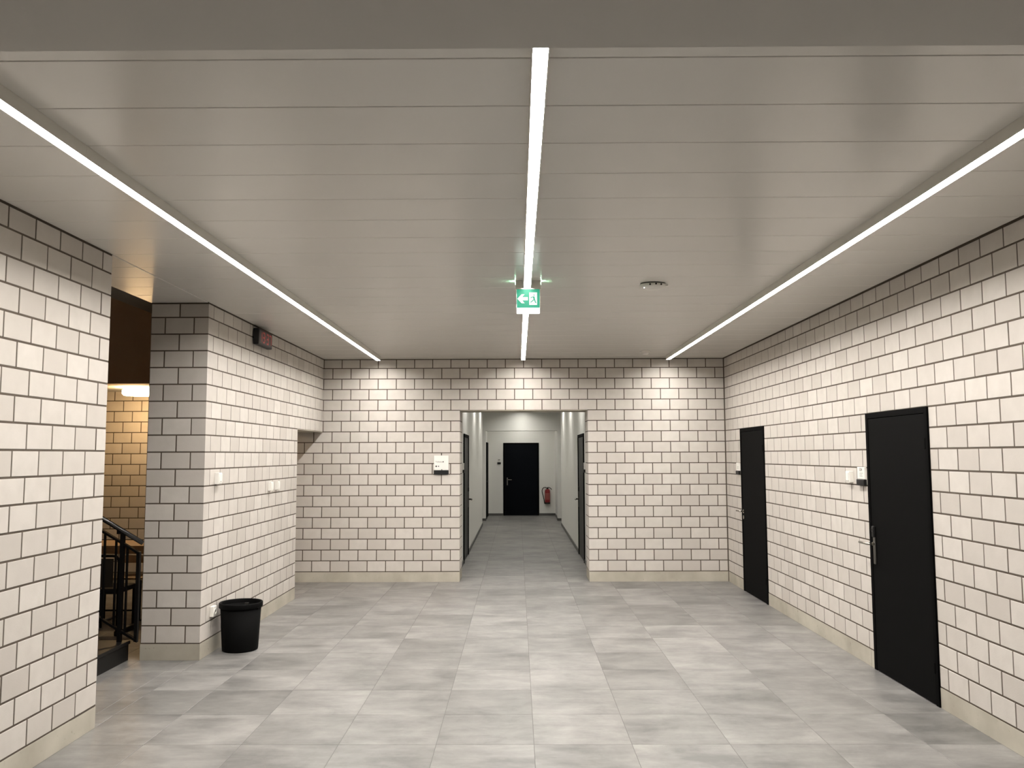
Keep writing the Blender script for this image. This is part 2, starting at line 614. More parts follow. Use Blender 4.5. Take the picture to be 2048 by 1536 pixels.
for a, b, c, d in tiles[:n_obj]:
    o = bpy.data.objects.new('tile', tile_mesh(b - a, d - c))
    o.location = ((a + b) / 2, (c + d) / 2, random.uniform(-.0003, .0003))
    link(o, floor)
V, Fc = [], []
for a, b, c, d in tiles[n_obj:]:
    me = tile_mesh(b - a, d - c)
    n0 = len(V)
    V += [(v.co.x + (a + b) / 2, v.co.y + (c + d) / 2, v.co.z) for v in me.vertices]
    Fc += [tuple(i + n0 for i in p.vertices) for p in me.polygons]
me = bpy.data.meshes.new('tile'); me.from_pydata(V, [], Fc); me.update(); me.materials.append(M['tile'])
o = link(bpy.data.objects.new('tile', me), floor); o['kind'] = 'stuff'

# ---- ceiling of metal panels
ceiling = struct(mesh_obj('ceiling', B(-3.6, XR + .3, CEIL_Y0, .5, H + .03, H + .16), M['panel_edge']), 'pale metal panel ceiling of the hall', 'ceiling')
def panel(x0, x1, y0, y1):
    g = .0022
    o = mesh_obj('panel', B(x0 + g, x1 - g, y0 + g, y1 - g, H, H + .028, bevel=.0025), M['panel'], ceiling)
    return o
yj = [-9.127 + .4 * k for k in range(23)]
panel(XL + .004, XR - .012, CEIL_Y0, yj[0])
for a, b in zip(yj, yj[1:] + [-.006]):
    if b - a > .05:
        panel(XL + .004, XR - .012, a, b)
for k in range(5):
    a = NEAR_Y + .01 + k * (PILLAR_Y - NEAR_Y - .02) / 5
    panel(XL - THICK, XL - .002, a, a + (PILLAR_Y - NEAR_Y - .02) / 5)
struct(mesh_obj('ceiling_rear', B(XL - .1, XR + .1, REAR_Y, CEIL_Y0 - .002, H - .061, H + .16), M['plaster_dark']),
       'dull grey lowered plaster ceiling at the top of the photo', 'ceiling')
struct(mesh_obj('wall_rear', B(-8, XR + .3, REAR_Y - .2, REAR_Y, 0, H + .2), M['plaster_dark']), 'grey wall behind the photographer', 'wall')

# ---- light lines: a hanging white profile with a glowing underside
LBX = [-1.935, .080, 2.095]
def light_line(x, label):
    r = empty('linear_light', (x, -4.79, H - .057))
    tag(r, label, 'ceiling light', 'light lines under the metal ceiling')
    y0, y1 = CEIL_Y0 + .004 + 4.79, -.335 + 4.79
    cuts = [y0, -8.336 + 4.79, -5.6 + 4.79, -2.9 + 4.79, y1]
    for a, b in zip(cuts, cuts[1:]):
        bm = bmesh.new()
        for s in (-1, 1):
            box(bm, s * .0275 - .0020, s * .0275 + .0020, a + .0003, b - .0003, 0, .0565)
        box(bm, -.0255, .0255, a + .0003, b - .0003, .025, .0565)
        mesh_obj('profile', bm, M['light_box'], r)
    for a, b in ((y0, -5.43 + 4.79), (-5.345 + 4.79, y1)) if abs(x - .08) < .01 else ((y0, y1),):
        mesh_obj('diffuser', B(-.0250, .0250, a + .002, b - .002, .0115, .0245), M['lamp'], r)
    for y in (y0, y1):
        mesh_obj('end_cap', B(-.0295, .0295, y - .002, y + .002, 0, .0565), M['light_box'], r)
    return r
light_line(LBX[0], 'long glowing light line over the wall with the digital clock')
light_line(LBX[1], 'long glowing light line running above the green exit sign')
light_line(LBX[2], 'long glowing light line over the wall with the two black doors')

# ---- corridor
def cw(name, boxes, label, mat='white_wall', cat='wall'):
    bm = bmesh.new()
    for b_ in boxes:
        box(bm, *b_)
    return struct(mesh_obj(name, bm, M[mat]), label, cat)
CD = (1.98, 3.28, 2.125)       # corridor doors: y0, y1, top
cw('wall_corridor_left', [(CX0 - .2, CX0, THICK, CD[0], 0, 3.05), (CX0 - .2, CX0, CD[1], 9.5, 0, 3.05), (CX0 - .2, CX0, CD[0], CD[1], CD[2], 3.05)],
   'white plaster corridor wall with the dark door on its left side')
cw('wall_corridor_right', [(CX1, CX1 + .2, THICK, CD[0], 0, 3.05), (CX1, CX1 + .2, CD[1], 9.5, 0, 3.05), (CX1, CX1 + .2, CD[0], CD[1], CD[2], 3.05)],
   'white plaster corridor wall with the dark door on its right side')
cw('wall_corridor_portal', [(-3, -.88, 10.97, 11.4, 0, 3.05), (1.08, 3, 10.97, 11.4, 0, 3.05), (-.88, 1.08, 10.97, 11.4, 2.43, 3.05)],
   'white plaster portal near the far end of the corridor')
cw('wall_corridor_cross', [(-3.2, -3, 9.3, 11.2, 0, 3.05), (3, 3.2, 9.3, 11.2, 0, 3.05), (-3.2, CX0 - .2, 9.3, 9.5, 0, 3.05), (CX1 + .2, 3.2, 9.3, 9.5, 0, 3.05)],
   'white plaster walls of the side passages crossing the corridor')
ED = (-.43, .625, 2.13)
cw('wall_corridor_end', [(-1.2, ED[0], 12.95, 13.15, 0, 3.05), (ED[1], 1.4, 12.95, 13.15, 0, 3.05), (ED[0], ED[1], 12.95, 13.15, ED[2], 3.05)],
   'white plaster end wall of the corridor around the blue-black door')
cw('wall_end_left', [(-1.2, -.9, 11.4, 12.95, 0, 3.05)], 'white plaster wall left of the corridor end door, behind the portal')
cw('wall_end_right', [(1.1, 1.4, 11.4, 12.95, 0, 3.05)], 'white plaster wall right of the fire extinguisher, behind the portal')
cw('ceiling_corridor', [(-3.2, 3.2, THICK - .01, 13.1, 3.05, 3.15)], 'white ceiling of the corridor', 'ceiling_white', 'ceiling')
SK = .065
cw('baseboard_corridor', [(CX0 - .01, CX0 + .012, THICK, CD[0], 0, SK), (CX0 - .01, CX0 + .012, CD[1], 9.5, 0, SK),
                          (CX1 - .012, CX1 + .01, THICK, CD[0], 0, SK), (CX1 - .012, CX1 + .01, CD[1], 9.5, 0, SK),
                          (-1.6, -.868, 10.955, 10.98, 0, SK), (1.068, 1.7, 10.955, 10.98, 0, SK),
                          (-.892, -.868, 10.97, 11.4, 0, SK), (1.068, 1.092, 10.97, 11.4, 0, SK),
                          (-.9, ED[0] - .002, 12.935, 12.96, 0, SK), (ED[1] + .002, 1.1, 12.935, 12.96, 0, SK), (1.088, 1.11, 11.4, 12.95, 0, SK)],
   'dark skirting along the corridor walls', 'skirting', 'baseboard')
def corridor_line(x, y, length, lab, across=False):
    """a short recessed light line under the corridor ceiling"""
    r = empty('corridor_light', (x, y, 2.99), PI / 2 if across else 0); tag(r, lab, 'ceiling light', 'corridor ceiling lights')
    h = length / 2
    bm = bmesh.new()
    for q in (-1, 1):
        box(bm, q * .035 - .0025, q * .035 + .0025, -h, h, 0, .059)
    box(bm, -.0325, .0325, -h, h, .03, .059)
    mesh_obj('profile', bm, M['light_box'], r)
    mesh_obj('diffuser', B(-.0318, .0318, -h + .003, h - .003, -.001 if across else .018, .029), M['corridor_wash' if across else 'corridor_lamp'], r)
    for q in (-1, 1):
        mesh_obj('end_cap', B(-.0375, .0375, q * h - .002, q * h + .002, 0, .059), M['light_box'], r)
def downlight(x, y, lab):
    r = empty('corridor_downlight', (x, y, 3.02)); tag(r, lab, 'downlight', 'round downlights along the corridor walls')
    mesh_obj('ring', lathe(bmesh.new(), [(.070, 0), (.085, 0), (.085, .03), (.070, .03)], 24), M['light_box'], r)
    mesh_obj('diffuser', lathe(bmesh.new(), [(0, .004), (.070, .004), (.070, .02), (0, .02)], 24), M['corridor_wash'], r)
for sx, side in ((CX0 + .19, 'left'), (CX1 - .19, 'right')):
    for yy, lab in ((2.5, 'nearest the brick opening'), (5.5, 'halfway down the corridor'), (8.25, 'before the side passages')):
        downlight(sx, yy, 'round downlight along the %s corridor wall, %s' % (side, lab))
corridor_line(.1, 10.05, 1.1, 'corridor ceiling light in front of the white portal')
corridor_line(.1, 12.0, 1.0, 'corridor ceiling light behind the portal, over the end door')

# ---- stair hall behind the left wall
cw('wall_stair_left', [(-7.8, -7.6, -9, .2, 0, 5.4)], 'brown plaster wall at the far side of the stair hall', 'brown_wall')
cw('wall_stair_near', [(-7.8, XL - THICK, -9.2, -9, 0, 5.4)], 'brown plaster wall of the stair hall beside the hall', 'brown_wall')
cw('wall_stair_upper', [(-7.8, XL - THICK - .02, -1.34, -1.1, 2.69, 5.4), (XL - THICK - .02, XL - THICK + .1, -9, -1.1, H + .17, 5.4)],
   'dark brown upper wall above the stair hall ceiling lamp', 'brown_wall')
cw('ceiling_stair', [(-7.8, XL - THICK + .004, -1.10, .0, 2.69, 2.79), (-7.8, XL, -9.2, -1.1, 5.4, 5.5)], 'low ceiling over the back of the stair hall', 'ceiling_white', 'ceiling')

# ================================================================== DOORS
def lever(parent, x, y, z, sx, length=.13, out=.055, r=.0105):
    """steel lever on a door whose face looks to sx*x; the lever points to +y"""
    bm = bmesh.new()
    tube(bm, [(x, y, z), (x + sx * out, y, z), (x + sx * out, y + length * .3, z), (x + sx * out, y + length, z)], r, 10)
    return mesh_obj('lever', bm, M['steel'], parent, smooth=True)

def hall_door(n, y0, y1, label, plate):
    r = empty('door_%d' % n, (XR, (y0 + y1) / 2, 0))
    struct(r, label, 'door')
    hw = (y1 - y0) / 2
    fw = .045
    bm = bmesh.new()
    box(bm, -.012, .09, -hw, -hw + fw, .002, DOOR_Z, bevel=.002)
    box(bm, -.012, .09, hw - fw, hw, .002, DOOR_Z, bevel=.002)
    box(bm, -.012, .09, -hw + fw, hw - fw, DOOR_Z - fw, DOOR_Z, bevel=.002)
    mesh_obj('frame', bm, M['black_frame'], r)
    leaf = mesh_obj('leaf', B(-.008, .045, -hw + fw + .003, hw - fw - .003, .006, DOOR_Z - fw - .003, bevel=.002), M['black_door'], r)
    hy = hw - fw - .055
    if plate:
        p = mesh_obj('handle_plate', B(-.020, -.007, hy - .020, hy + .020, .865, 1.085, bevel=.004), M['dull_steel'], r)
        mesh_obj('card_reader', B(-.030, -.007, hy - .021, hy + .021, 1.085, 1.175, bevel=.008, segs=2), M['black_plastic'], r)
        mesh_obj('reader_ring', lathe(bmesh.new(), [(.013, 0), (.016, 0), (.016, .002), (.013, .002)], 20), M['dull_steel'], r,
                 loc=(-.030, hy, 1.145)).rotation_euler = (0, -PI / 2, 0)
        lever(r, -.018, hy, 1.03, -1, .16)
        mesh_obj('rose', lathe(bmesh.new(), [(0, 0), (.016, 0), (.016, .008), (0, .008)], 16), M['steel'], r, loc=(-.020, hy, 1.03)).rotation_euler = (0, -PI / 2, 0)
    else:
        for nm, zz in (('rose', 1.03), ('cylinder_rose', .955)):
            mesh_obj(nm, lathe(bmesh.new(), [(0, 0), (.026, 0), (.026, .009), (0, .009)], 18), M['steel'], r, loc=(-.008, hy, zz)).rotation_euler = (0, -PI / 2, 0)
        lever(r, -.012, hy, 1.03, -1, .15)
    mesh_obj('hinge', B(-.016, -.006, -hw + fw - .01, -hw + fw + .012, .22, .30, bevel=.003), M['black_frame'], r)
    mesh_obj('hinge', B(-.016, -.006, -hw + fw - .01, -hw + fw + .012, 1.80, 1.88, bevel=.003), M['black_frame'], r)
    # the space behind is closed off
    return r
hall_door(1, DOORS[0][0], DOORS[0][1], 'black door in the right wall nearest the back corner, with round steel rosettes', False)
hall_door(2, DOORS[1][0], DOORS[1][1], 'tall black door in the right wall with a card reader above its lever', True)

def corridor_door(n, side, label):
    x = CX0 if side < 0 else CX1
    s = 1 if side < 0 else -1
    y0, y1, zt = CD
    r = empty('door_%d' % n, (x, (y0 + y1) / 2, 0)); struct(r, label, 'door')
    hw = (y1 - y0) / 2
    def bb(d0, d1, *a, **k):
        a0, a1 = sorted((d0 * s, d1 * s))
        return B(a0, a1, *a, **k)
    bm = bmesh.new()
    a0, a1 = sorted((-.09 * s, .02 * s))
    box(bm, a0, a1, -hw, -hw + .05, .001, zt, bevel=.002); box(bm, a0, a1, hw - .05, hw, .001, zt, bevel=.002)
    box(bm, a0, a1, -hw + .05, hw - .05, zt - .05, zt, bevel=.002)
    mesh_obj('frame', bm, M['black_frame'], r)
    mesh_obj('leaf', bb(-.05, .006, -hw + .053, hw - .053, .006, zt - .053, bevel=.002), M['grey_door'], r)
    hy = hw - .11
    mesh_obj('handle_plate', bb(.006, .016, hy - .02, hy + .02, .84, 1.12, bevel=.003), M['dull_steel'], r)
    mesh_obj('card_reader', bb(.006, .028, hy - .021, hy + .021, 1.12, 1.20, bevel=.006), M['black_plastic'], r)
    bm = bmesh.new()
    tube(bm, [(s * .012, hy, .985), (s * .078, hy, .985), (s * .078, hy - .05, .985), (s * .078, hy - .14, .985)], .013, 10)
    mesh_obj('lever', bm, M['steel'], r, smooth=True)
    return r
corridor_door(3, -1, 'dark grey door on the left side of the corridor')
corridor_door(4, 1, 'dark grey door on the right side of the corridor')

r = empty('door_5', ((ED[0] + ED[1]) / 2, 12.95, 0)); struct(r, 'blue-black door at the far end of the corridor', 'door')
hw = (ED[1] - ED[0]) / 2
bm = bmesh.new()
box(bm, -hw, -hw + .045, -.02, .1, .001, ED[2], bevel=.002); box(bm, hw - .045, hw, -.02, .1, .001, ED[2], bevel=.002)
box(bm, -hw + .045, hw - .045, -.02, .1, ED[2] - .045, ED[2], bevel=.002)
mesh_obj('frame', bm, M['black_frame'], r)
mesh_obj('leaf', B(-hw + .048, hw - .048, -.012, .04, .005, ED[2] - .048, bevel=.002), M['blue_door'], r)
mesh_obj('handle_plate', B(-.465 + .04, -.43 + .04, -.022, -.011, .885, 1.11, bevel=.003), M['dull_steel'], r)
bm = bmesh.new(); tube(bm, [(-.408, -.02, 1.045), (-.408, -.068, 1.045), (-.37, -.068, 1.045), (-.275, -.068, 1.045)], .0105, 10)
mesh_obj('lever', bm, M['steel'], r, smooth=True)
r = empty('door_6', (-.90, 12.15, 0)); struct(r, 'black door edge seen left of the corridor end door, behind the portal', 'door')
mesh_obj('leaf', B(.001, .03, -.5, .5, .005, 2.08, bevel=.002), M['black_door'], r)
mesh_obj('frame', box(box(B(.0005, .04, -.55, -.5, .002, 2.13), .0005, .04, .5, .55, .002, 2.13), .0005, .04, -.5, .5, 2.08, 2.13), M['black_frame'], r)
mesh_obj('rose', lathe(bmesh.new(), [(0, 0), (.026, 0), (.026, .01), (0, .01)], 16), M['steel'], r, loc=(.03, -.42, 1.04)).rotation_euler = (0, PI / 2, 0)

# ================================================================== THINGS
# ---- exit sign under the middle light line
r = empty('exit_sign', (.087, -5.383, H - .057))
tag(r, 'green emergency exit sign with white arrow hanging under the middle light line', 'exit sign')
bm = bmesh.new()
box(bm, -.100, -.047, -.022, .022, -.004, .057, bevel=.002); box(bm, .034, .100, -.022, .022, -.004, .057, bevel=.002)
box(bm, -.100, .100, -.020, .020, -.012, -.003, bevel=.001)
mesh_obj('mount', bm, M['light_box'], r)
body = mesh_obj('body', B(-.094, .094, -.012, .012, -.162, -.011, bevel=.002), M['white_plastic'], r)
pn = mesh_obj('green_panel', B(-.0905, .0905, -.0145, -.0118, -.160, -.013), M['exit_green'], r)
pn['label'] = 'glowing green front panel'
mesh_obj('green_panel', B(-.0905, .0905, .0118, .0145, -.160, -.013), M['exit_green'], r)
az = -.088
for sy in (-1, 1):
    y0, y1 = (-.0158, -.0142) if sy < 0 else (.0142, .0158)
    k = 1
    mesh_obj('arrow', prism(bmesh.new(), [(-.086, az), (-.052, az + .036), (-.028, az + .036), (-.046, az + .013), (-.002, az + .013), (-.002, az - .013), (-.046, az - .013), (-.028, az - .036), (-.052, az - .036)], y0, y1), M['exit_white'], r)
    mesh_obj('doorway', prism(bmesh.new(), [(.008, az - .050), (.070, az - .050), (.070, az + .050), (.008, az + .050)], y0, y1), M['exit_white'], r)
    bm = bmesh.new()
    ya, yb = (y0 - .0012, y0) if sy < 0 else (y1, y1 + .0012)
    def pr(o_): prism(bm, o_, ya, yb)
    pr([(.040, az + .028), (.046, az + .034), (.052, az + .028), (.046, az + .022)])
    pr([(.034, az + .018), (.050, az + .018), (.054, az - .006), (.044, az - .008)])
    pr([(.044, az - .006), (.054, az - .006), (.064, az - .034), (.057, az - .036)])
    pr([(.044, az - .004), (.050, az - .008), (.036, az - .020), (.020, az - .032), (.016, az - .028), (.032, az - .014)])
    pr([(.034, az + .018), (.034, az + .010), (.020, az + .004), (.018, az + .009)])
    mesh_obj('running_figure', bm, M['exit_green'], r)
mesh_obj('light_strip', B(-.0905, .0905, -.016, .016, -.204, -.162, bevel=.004), M['exit_edge'], r)
mesh_obj('status_lamp', B(-.1012, -.0995, -.012, .012, .030, .050), emit('sign_side_light', (.45, 1.0, .62), 110), r)
mesh_obj('status_lamp', B(.0995, .1012, -.012, .012, .030, .050), bpy.data.materials['sign_side_light'], r)

# ---- motion detector and smoke detector on the ceiling
r = empty('presence_detector', (1.094, -5.26, H))
tag(r, 'flat oval white sensor on the ceiling panels right of the exit sign', 'detector')
mesh_obj('base_plate', lathe(bmesh.new(), [(0, 0), (.100, 0), (.100, -.008), (0, -.008)], 40, sx=1, sy=.8), M['black_plastic'], r)
mesh_obj('cover', lathe(bmesh.new(), [(0, -.008), (.104, -.008), (.106, -.02), (.098, -.034), (.07, -.043), (0, -.046)], 40, sx=1, sy=.8), M['white_plastic'], r, smooth=True)
for dx, dy, dz in ((-.035, -.0815, -.021), (.012, -.086, -.018), (.055, -.074, -.020)):
    mesh_obj('sensor_eye', lathe(bmesh.new(), [(0, .004), (.007, .003), (.0075, 0), (0, -.004)], 12), M['black_plastic'], r, loc=(dx, dy, dz)).rotation_euler = (PI / 2, 0, 0)
mesh_obj('end_knob', lathe(bmesh.new(), [(0, .010), (.010, .008), (.013, 0), (.010, -.008), (0, -.010)], 14), M['white_plastic'], r, loc=(.108, -.02, -.018), smooth=True)
mesh_obj('indicator_light', lathe(bmesh.new(), [(0, .004), (.004, .003), (.005, 0), (0, -.004)], 10), M['led_white'], r, loc=(-.076, -.035, -.042))
r = empty('smoke_detector', (1.70, -.85, H))
tag(r, 'small round white smoke detector on the ceiling close to the back wall', 'detector')
mesh_obj('base', lathe(bmesh.new(), [(0, 0), (.066, 0), (.066, -.012), (0, -.012)], 28), M['white_plastic'], r)
mesh_obj('head', lathe(bmesh.new(), [(0, -.012), (.048, -.012), (.046, -.034), (.034, -.046), (0, -.05)], 28), M['white_plastic'], r, smooth=True)

# ---- digital clock
r = empty('digital_clock', (XL, -3.02, 3.02))
tag(r, 'black digital wall clock with red digits high on the brick pier wall', 'clock')
mesh_obj('case', B(.012, .070, -.24, .24, -.087, .083, bevel=.006, segs=2), M['black_plastic'], r)
mesh_obj('wall_bracket', B(0, .013, -.12, .12, -.05, .05), M['black_metal'], r)
mesh_obj('display_window', B(.0695, .0715, -.222, .222, -.068, .066), plain('smoked_display', (.010, .008, .009), .3, 0, .15), r)
SEG = {'0': 'abcdef', '1': 'bc', '2': 'abged', '3': 'abgcd', '4': 'fgbc', '5': 'afgcd', '6': 'afgedc', '7': 'abc', '8': 'abcdefg', '9': 'abcdfg'}
def seg_digit(ch, yc):
    # seen from the hall (+x) the reading direction runs to +y
    bm = bmesh.new()
    wd, ht, t = .030, .050, .0085
    R_ = dict(a=(-wd, wd, ht - t, ht + t), d=(-wd, wd, -ht - t, -ht + t), g=(-wd, wd, -t, t),
              f=(-wd - t, -wd + t, 0, ht), b=(wd - t, wd + t, 0, ht), e=(-wd - t, -wd + t, -ht, 0), c=(wd - t, wd + t, -ht, 0))
    for s_ in SEG[ch]:
        y0, y1, z0, z1 = R_[s_]
        box(bm, .0715, .0722, yc + y0, yc + y1, z0, z1)
    return mesh_obj('digit', bm, M['led_red'], r)
for ch, yc in (('1', -.165), ('3', -.068), ('3', .068), ('7', .165)):
    seg_digit(ch, yc)
for zz in (-.02, .02):
    mesh_obj('colon_dot', B(.0715, .0722, -.006, .006, zz - .006, zz + .006), M['led_red'], r)

# ---- small electrical boxes on the walls (faces: sx = +1 on the left pier, -1 on the right wall)
def wall_box(name, x, y, z, sx, wy, hz, d, label, cat, group=None, rocker=True):
    r = empty(name, (x, y, z)); tag(r, label, cat, group)
    def bb(d0, d1, *a, **k):
        a0, a1 = sorted((d0 * sx, d1 * sx))
        return B(a0, a1, *a, **k)
    mesh_obj('housing', bb(0, d, -wy / 2, wy / 2, -hz / 2, hz / 2, bevel=.004, segs=2), M['white_plastic'], r)
    if rocker:
        mesh_obj('rocker', bb(d - .001, d + .006, -wy * .33, wy * .33, -hz * .36, hz * .36, bevel=.003), M['white_plastic'], r)
    return r
r = wall_box('thermostat', XL, -4.205, 1.562, 1, .085, .105, .042, 'small white thermostat box near the outer edge of the brick pier', 'thermostat', rocker=False)
mesh_obj('face_cover', B(.041, .047, -.036, .036, -.044, .044, bevel=.003), M['white_plastic'], r)
mesh_obj('dial_slot', B(.0465, .0475, -.020, .020, -.030, -.026), M['dull_steel'], r)
wall_box('light_switch', XL, -2.545, 1.43, 1, .088, .10, .036, 'white light switch on the pier wall, of the pair the one nearer the thermostat', 'light switch', 'white switches on the brick walls')
wall_box('light_switch', XL, -2.285, 1.43, 1, .088, .10, .036, 'white light switch on the pier wall, of the pair the one nearer the back wall', 'light switch', 'white switches on the brick walls')
wall_box('light_switch', XR, -4.463, 1.568, -1, .092, .10, .036, 'white light switch beside the room sign at the taller black door', 'light switch', 'white switches on the brick walls')
r = wall_box('wall_socket', XL, -4.235, .372, 1, .085, .092, .034, 'white wall socket low on the pier just behind the black bin', 'socket', rocker=False)
mesh_obj('socket_insert', lathe(bmesh.new(), [(0, 0), (.018, 0), (.021, .006), (.024, .006), (.024, -.002), (0, -.002)], 18), M['white_plastic'], r, loc=(.034, 0, 0)).rotation_euler = (0, PI / 2, 0)
bm = bmesh.new()
for yy in (-.008, .008):
    box(bm, .0345, .0352, yy - .0025, yy + .0025, -.0025, .0025)
mesh_obj('socket_hole', bm, M['black_plastic'], r)

# ---- room signs: white plate above a black strip
def room_sign(x, y, z, sx, number, label, wy=.15, hz=.155):
    r = empty('room_sign', (x, y, z)); tag(r, label, 'sign', 'white door signs with black base')
    def bb(d0, d1, *a, **k):
        a0, a1 = sorted((d0 * sx, d1 * sx))
        return B(a0, a1, *a, **k)
    mesh_obj('white_plate', bb(0, .018, -wy / 2, wy / 2, -hz / 2 + .052, hz / 2, bevel=.002), M['white_plastic'], r)
    mesh_obj('black_base', bb(0, .028, -wy / 2, wy / 2, -hz / 2, -hz / 2 + .05, bevel=.003), M['black_plastic'], r)
    if number:
        rot = (PI / 2, 0, -PI / 2 if sx < 0 else PI / 2)
        y0 = (wy / 2 - .05) if sx < 0 else (-wy / 2 + .05)
        text('lettering', number, .036, r, (sx * .0182, y0, .044), M['ink'], rot=rot)
    bm = bmesh.new()
    for k, ln in enumerate((.07, .055, .06)):
        a0, a1 = sorted((sx * .018, sx * .0186))
        yy = wy / 2 - .05
        c, d = (yy - ln, yy) if sx < 0 else (-yy, -yy + ln)
        box(bm, a0, a1, c, d, .024 - k * .012, .0265 - k * .012)
    mesh_obj('printed_lines', bm, M['ink'], r)
    return r
room_sign(XR, -4.712, 1.578, -1, 'E24', 'white room sign with black base beside the taller black door', .155, .155)
room_sign(XR, -.685, 1.578, -1, '', 'white room sign with black base beside the black door nearest the back corner', .15, .155)
room_sign(CX0, 1.87, 1.56, 1, '', 'room sign with black base beside the dark door on the corridor left', .14, .16)
room_sign(CX1, 1.87, 1.56, -1, '', 'room sign with black base beside the dark door on the corridor right', .14, .16)
r = empty('room_sign', (-.55, 12.95, 1.58)); tag(r, 'small room sign with black base left of the corridor end door', 'sign', 'white door signs with black base')
mesh_obj('white_plate', B(-.05, .05, -.018, 0, -.02, .08, bevel=.002), M['white_plastic'], r)
mesh_obj('black_base', B(-.05, .05, -.028, 0, -.075, -.022, bevel=.003), M['black_plastic'], r)
bm = bmesh.new(); box(bm, -.035, .03, -.0187, -.018, .045, .062); box(bm, -.035, .01, -.0187, -.018, .015, .022)
mesh_obj('printed_lines', bm, M['ink'], r)

# ---- direction sign on the back wall
r = empty('direction_sign', (-1.083, 0, 1.633))
tag(r, 'white direction sign with black base strip on the back wall left of the corridor opening', 'sign')
mesh_obj('white_plate', B(-.1035, .1035, -.022, -.0005, -.074, .132, bevel=.002), M['white_plastic'], r)
mesh_obj('black_base', B(-.1035, .1035, -.030, -.0005, -.135, -.077, bevel=.003), M['black_plastic'], r)
mesh_obj('hanging_pin', lathe(bmesh.new(), [(0, .014), (.004, .010), (.007, .002), (.006, -.006), (0, -.010)], 12), M['rubber'], r, loc=(.002, -.012, .150))
text('lettering', 'Toiletten', .030, r, (-.083, -.0223, .034), M['ink'])
mesh_obj('arrow', prism(bmesh.new(), [(.018, .043), (.029, .054), (.040, .043), (.033, .043), (.033, .033), (.025, .033), (.025, .043)], -.0228, -.0219), M['ink'], r)
bm = bmesh.new()
prism(bm, [(-.071 + .012 * math.cos(a * PI / 8), -.020 + .012 * math.sin(a * PI / 8)) for a in range(16)], -.0228, -.0219)
mesh_obj('pictogram', bm, M['ink'], r)
mesh_obj('pictogram', prism(bmesh.new(), [(-.048, -.020), (-.038, -.009), (-.028, -.020), (-.038, -.031)], -.0228, -.0219), M['ink'], r)
mesh_obj('notch', lathe(bmesh.new(), [(0, 0), (.008, 0), (.008, .001), (0, .001)], 14), M['dull_steel'], r, loc=(.008, -.0222, -.068)).rotation_euler = (PI / 2, 0, 0)

# ---- waste bin
r = empty('waste_bin', (-2.552, -4.09, 0)); tag(r, 'round black plastic waste bin on the floor against the brick pier', 'bin')
mesh_obj('body', lathe(bmesh.new(), [(0, .006), (.146, .006), (.150, 0), (.157, .004), (.160, .02), (.181, .395), (.177, .395), (.153, .02), (0, .016)], 48), M['bin_black'], r, smooth=True)
mesh_obj('rim', lathe(bmesh.new(), [(.181, .385), (.191, .385), (.194, .392), (.194, .424), (.190, .431), (.182, .431), (.177, .424), (.177, .385)], 48), M['bin_black'], r, smooth=True)
mesh_obj('hand_grip', B(.120, .189, -.03, .03, .372, .386, bevel=.003), M['bin_black'], r, rotz=-.2)
mesh_obj('inner_clip', B(-.02, .02, .166, .176, .37, .395, bevel=.002), M['dull_steel'], r)

# ---- fire extinguisher on the corridor's end wall
r = empty('fire_extinguisher', (.868, 12.87, .36)); tag(r, 'red fire extinguisher hanging right of the corridor end door', 'fire extinguisher')
mesh_obj('cylinder', lathe(bmesh.new(), [(0, 0), (.074, 0), (.078, .012), (.078, .35), (.066, .39), (.035, .41), (.026, .415), (0, .415)], 24), M['red'], r, smooth=True)
mesh_obj('base_ring', lathe(bmesh.new(), [(.06, -.02), (.080, -.02), (.080, .03), (.06, .03)], 24), M['rubber'], r)
mesh_obj('label_band', lathe(bmesh.new(), [(.0785, .10), (.0792, .10), (.0792, .30), (.0785, .30)], 24), M['red_dark'], r)
mesh_obj('valve', B(-.025, .03, -.025, .025, .41, .455, bevel=.006), M['black_plastic'], r)
bm = bmesh.new(); tube(bm, [(-.01, 0, .455), (.05, 0, .462), (.10, 0, .43), (.125, 0, .395)], .010, 8)
mesh_obj('grip', bm, M['rubber'], r, smooth=True)
pts = [(-.02, 0, .44), (-.06, 0, .462), (-.105, 0, .455), (-.145, 0, .42), (-.160, 0, .36), (-.150, -.01, .29), (-.125, -.02, .21), (-.105, -.03, .12), (-.09, -.03, .03), (-.085, -.03, -.01)]
bm = bmesh.new(); tube(bm, pts, .0115, 8)
mesh_obj('hose', bm, M['rubber'], r, smooth=True)
mesh_obj('wall_bracket', B(-.04, .04, .06, .08, .20, .30), M['dull_steel'], r)

# ---- round warm lamp in the stair hall
r = empty('round_ceiling_lamp', (-5.11, -.70, 2.69)); tag(r, 'round warm glowing ceiling lamp seen through the stair opening', 'ceiling lamp')
mesh_obj('base', lathe(bmesh.new(), [(0, 0), (.13, 0), (.13, -.03), (0, -.03)], 32), M['light_box'], r)
mesh_obj('diffuser', lathe(bmesh.new(), [(0, -.025), (.185, -.025), (.2, -.04), (.2, -.085), (.18, -.108), (0, -.112)], 40), M['warm_lamp'], r, smooth=True)

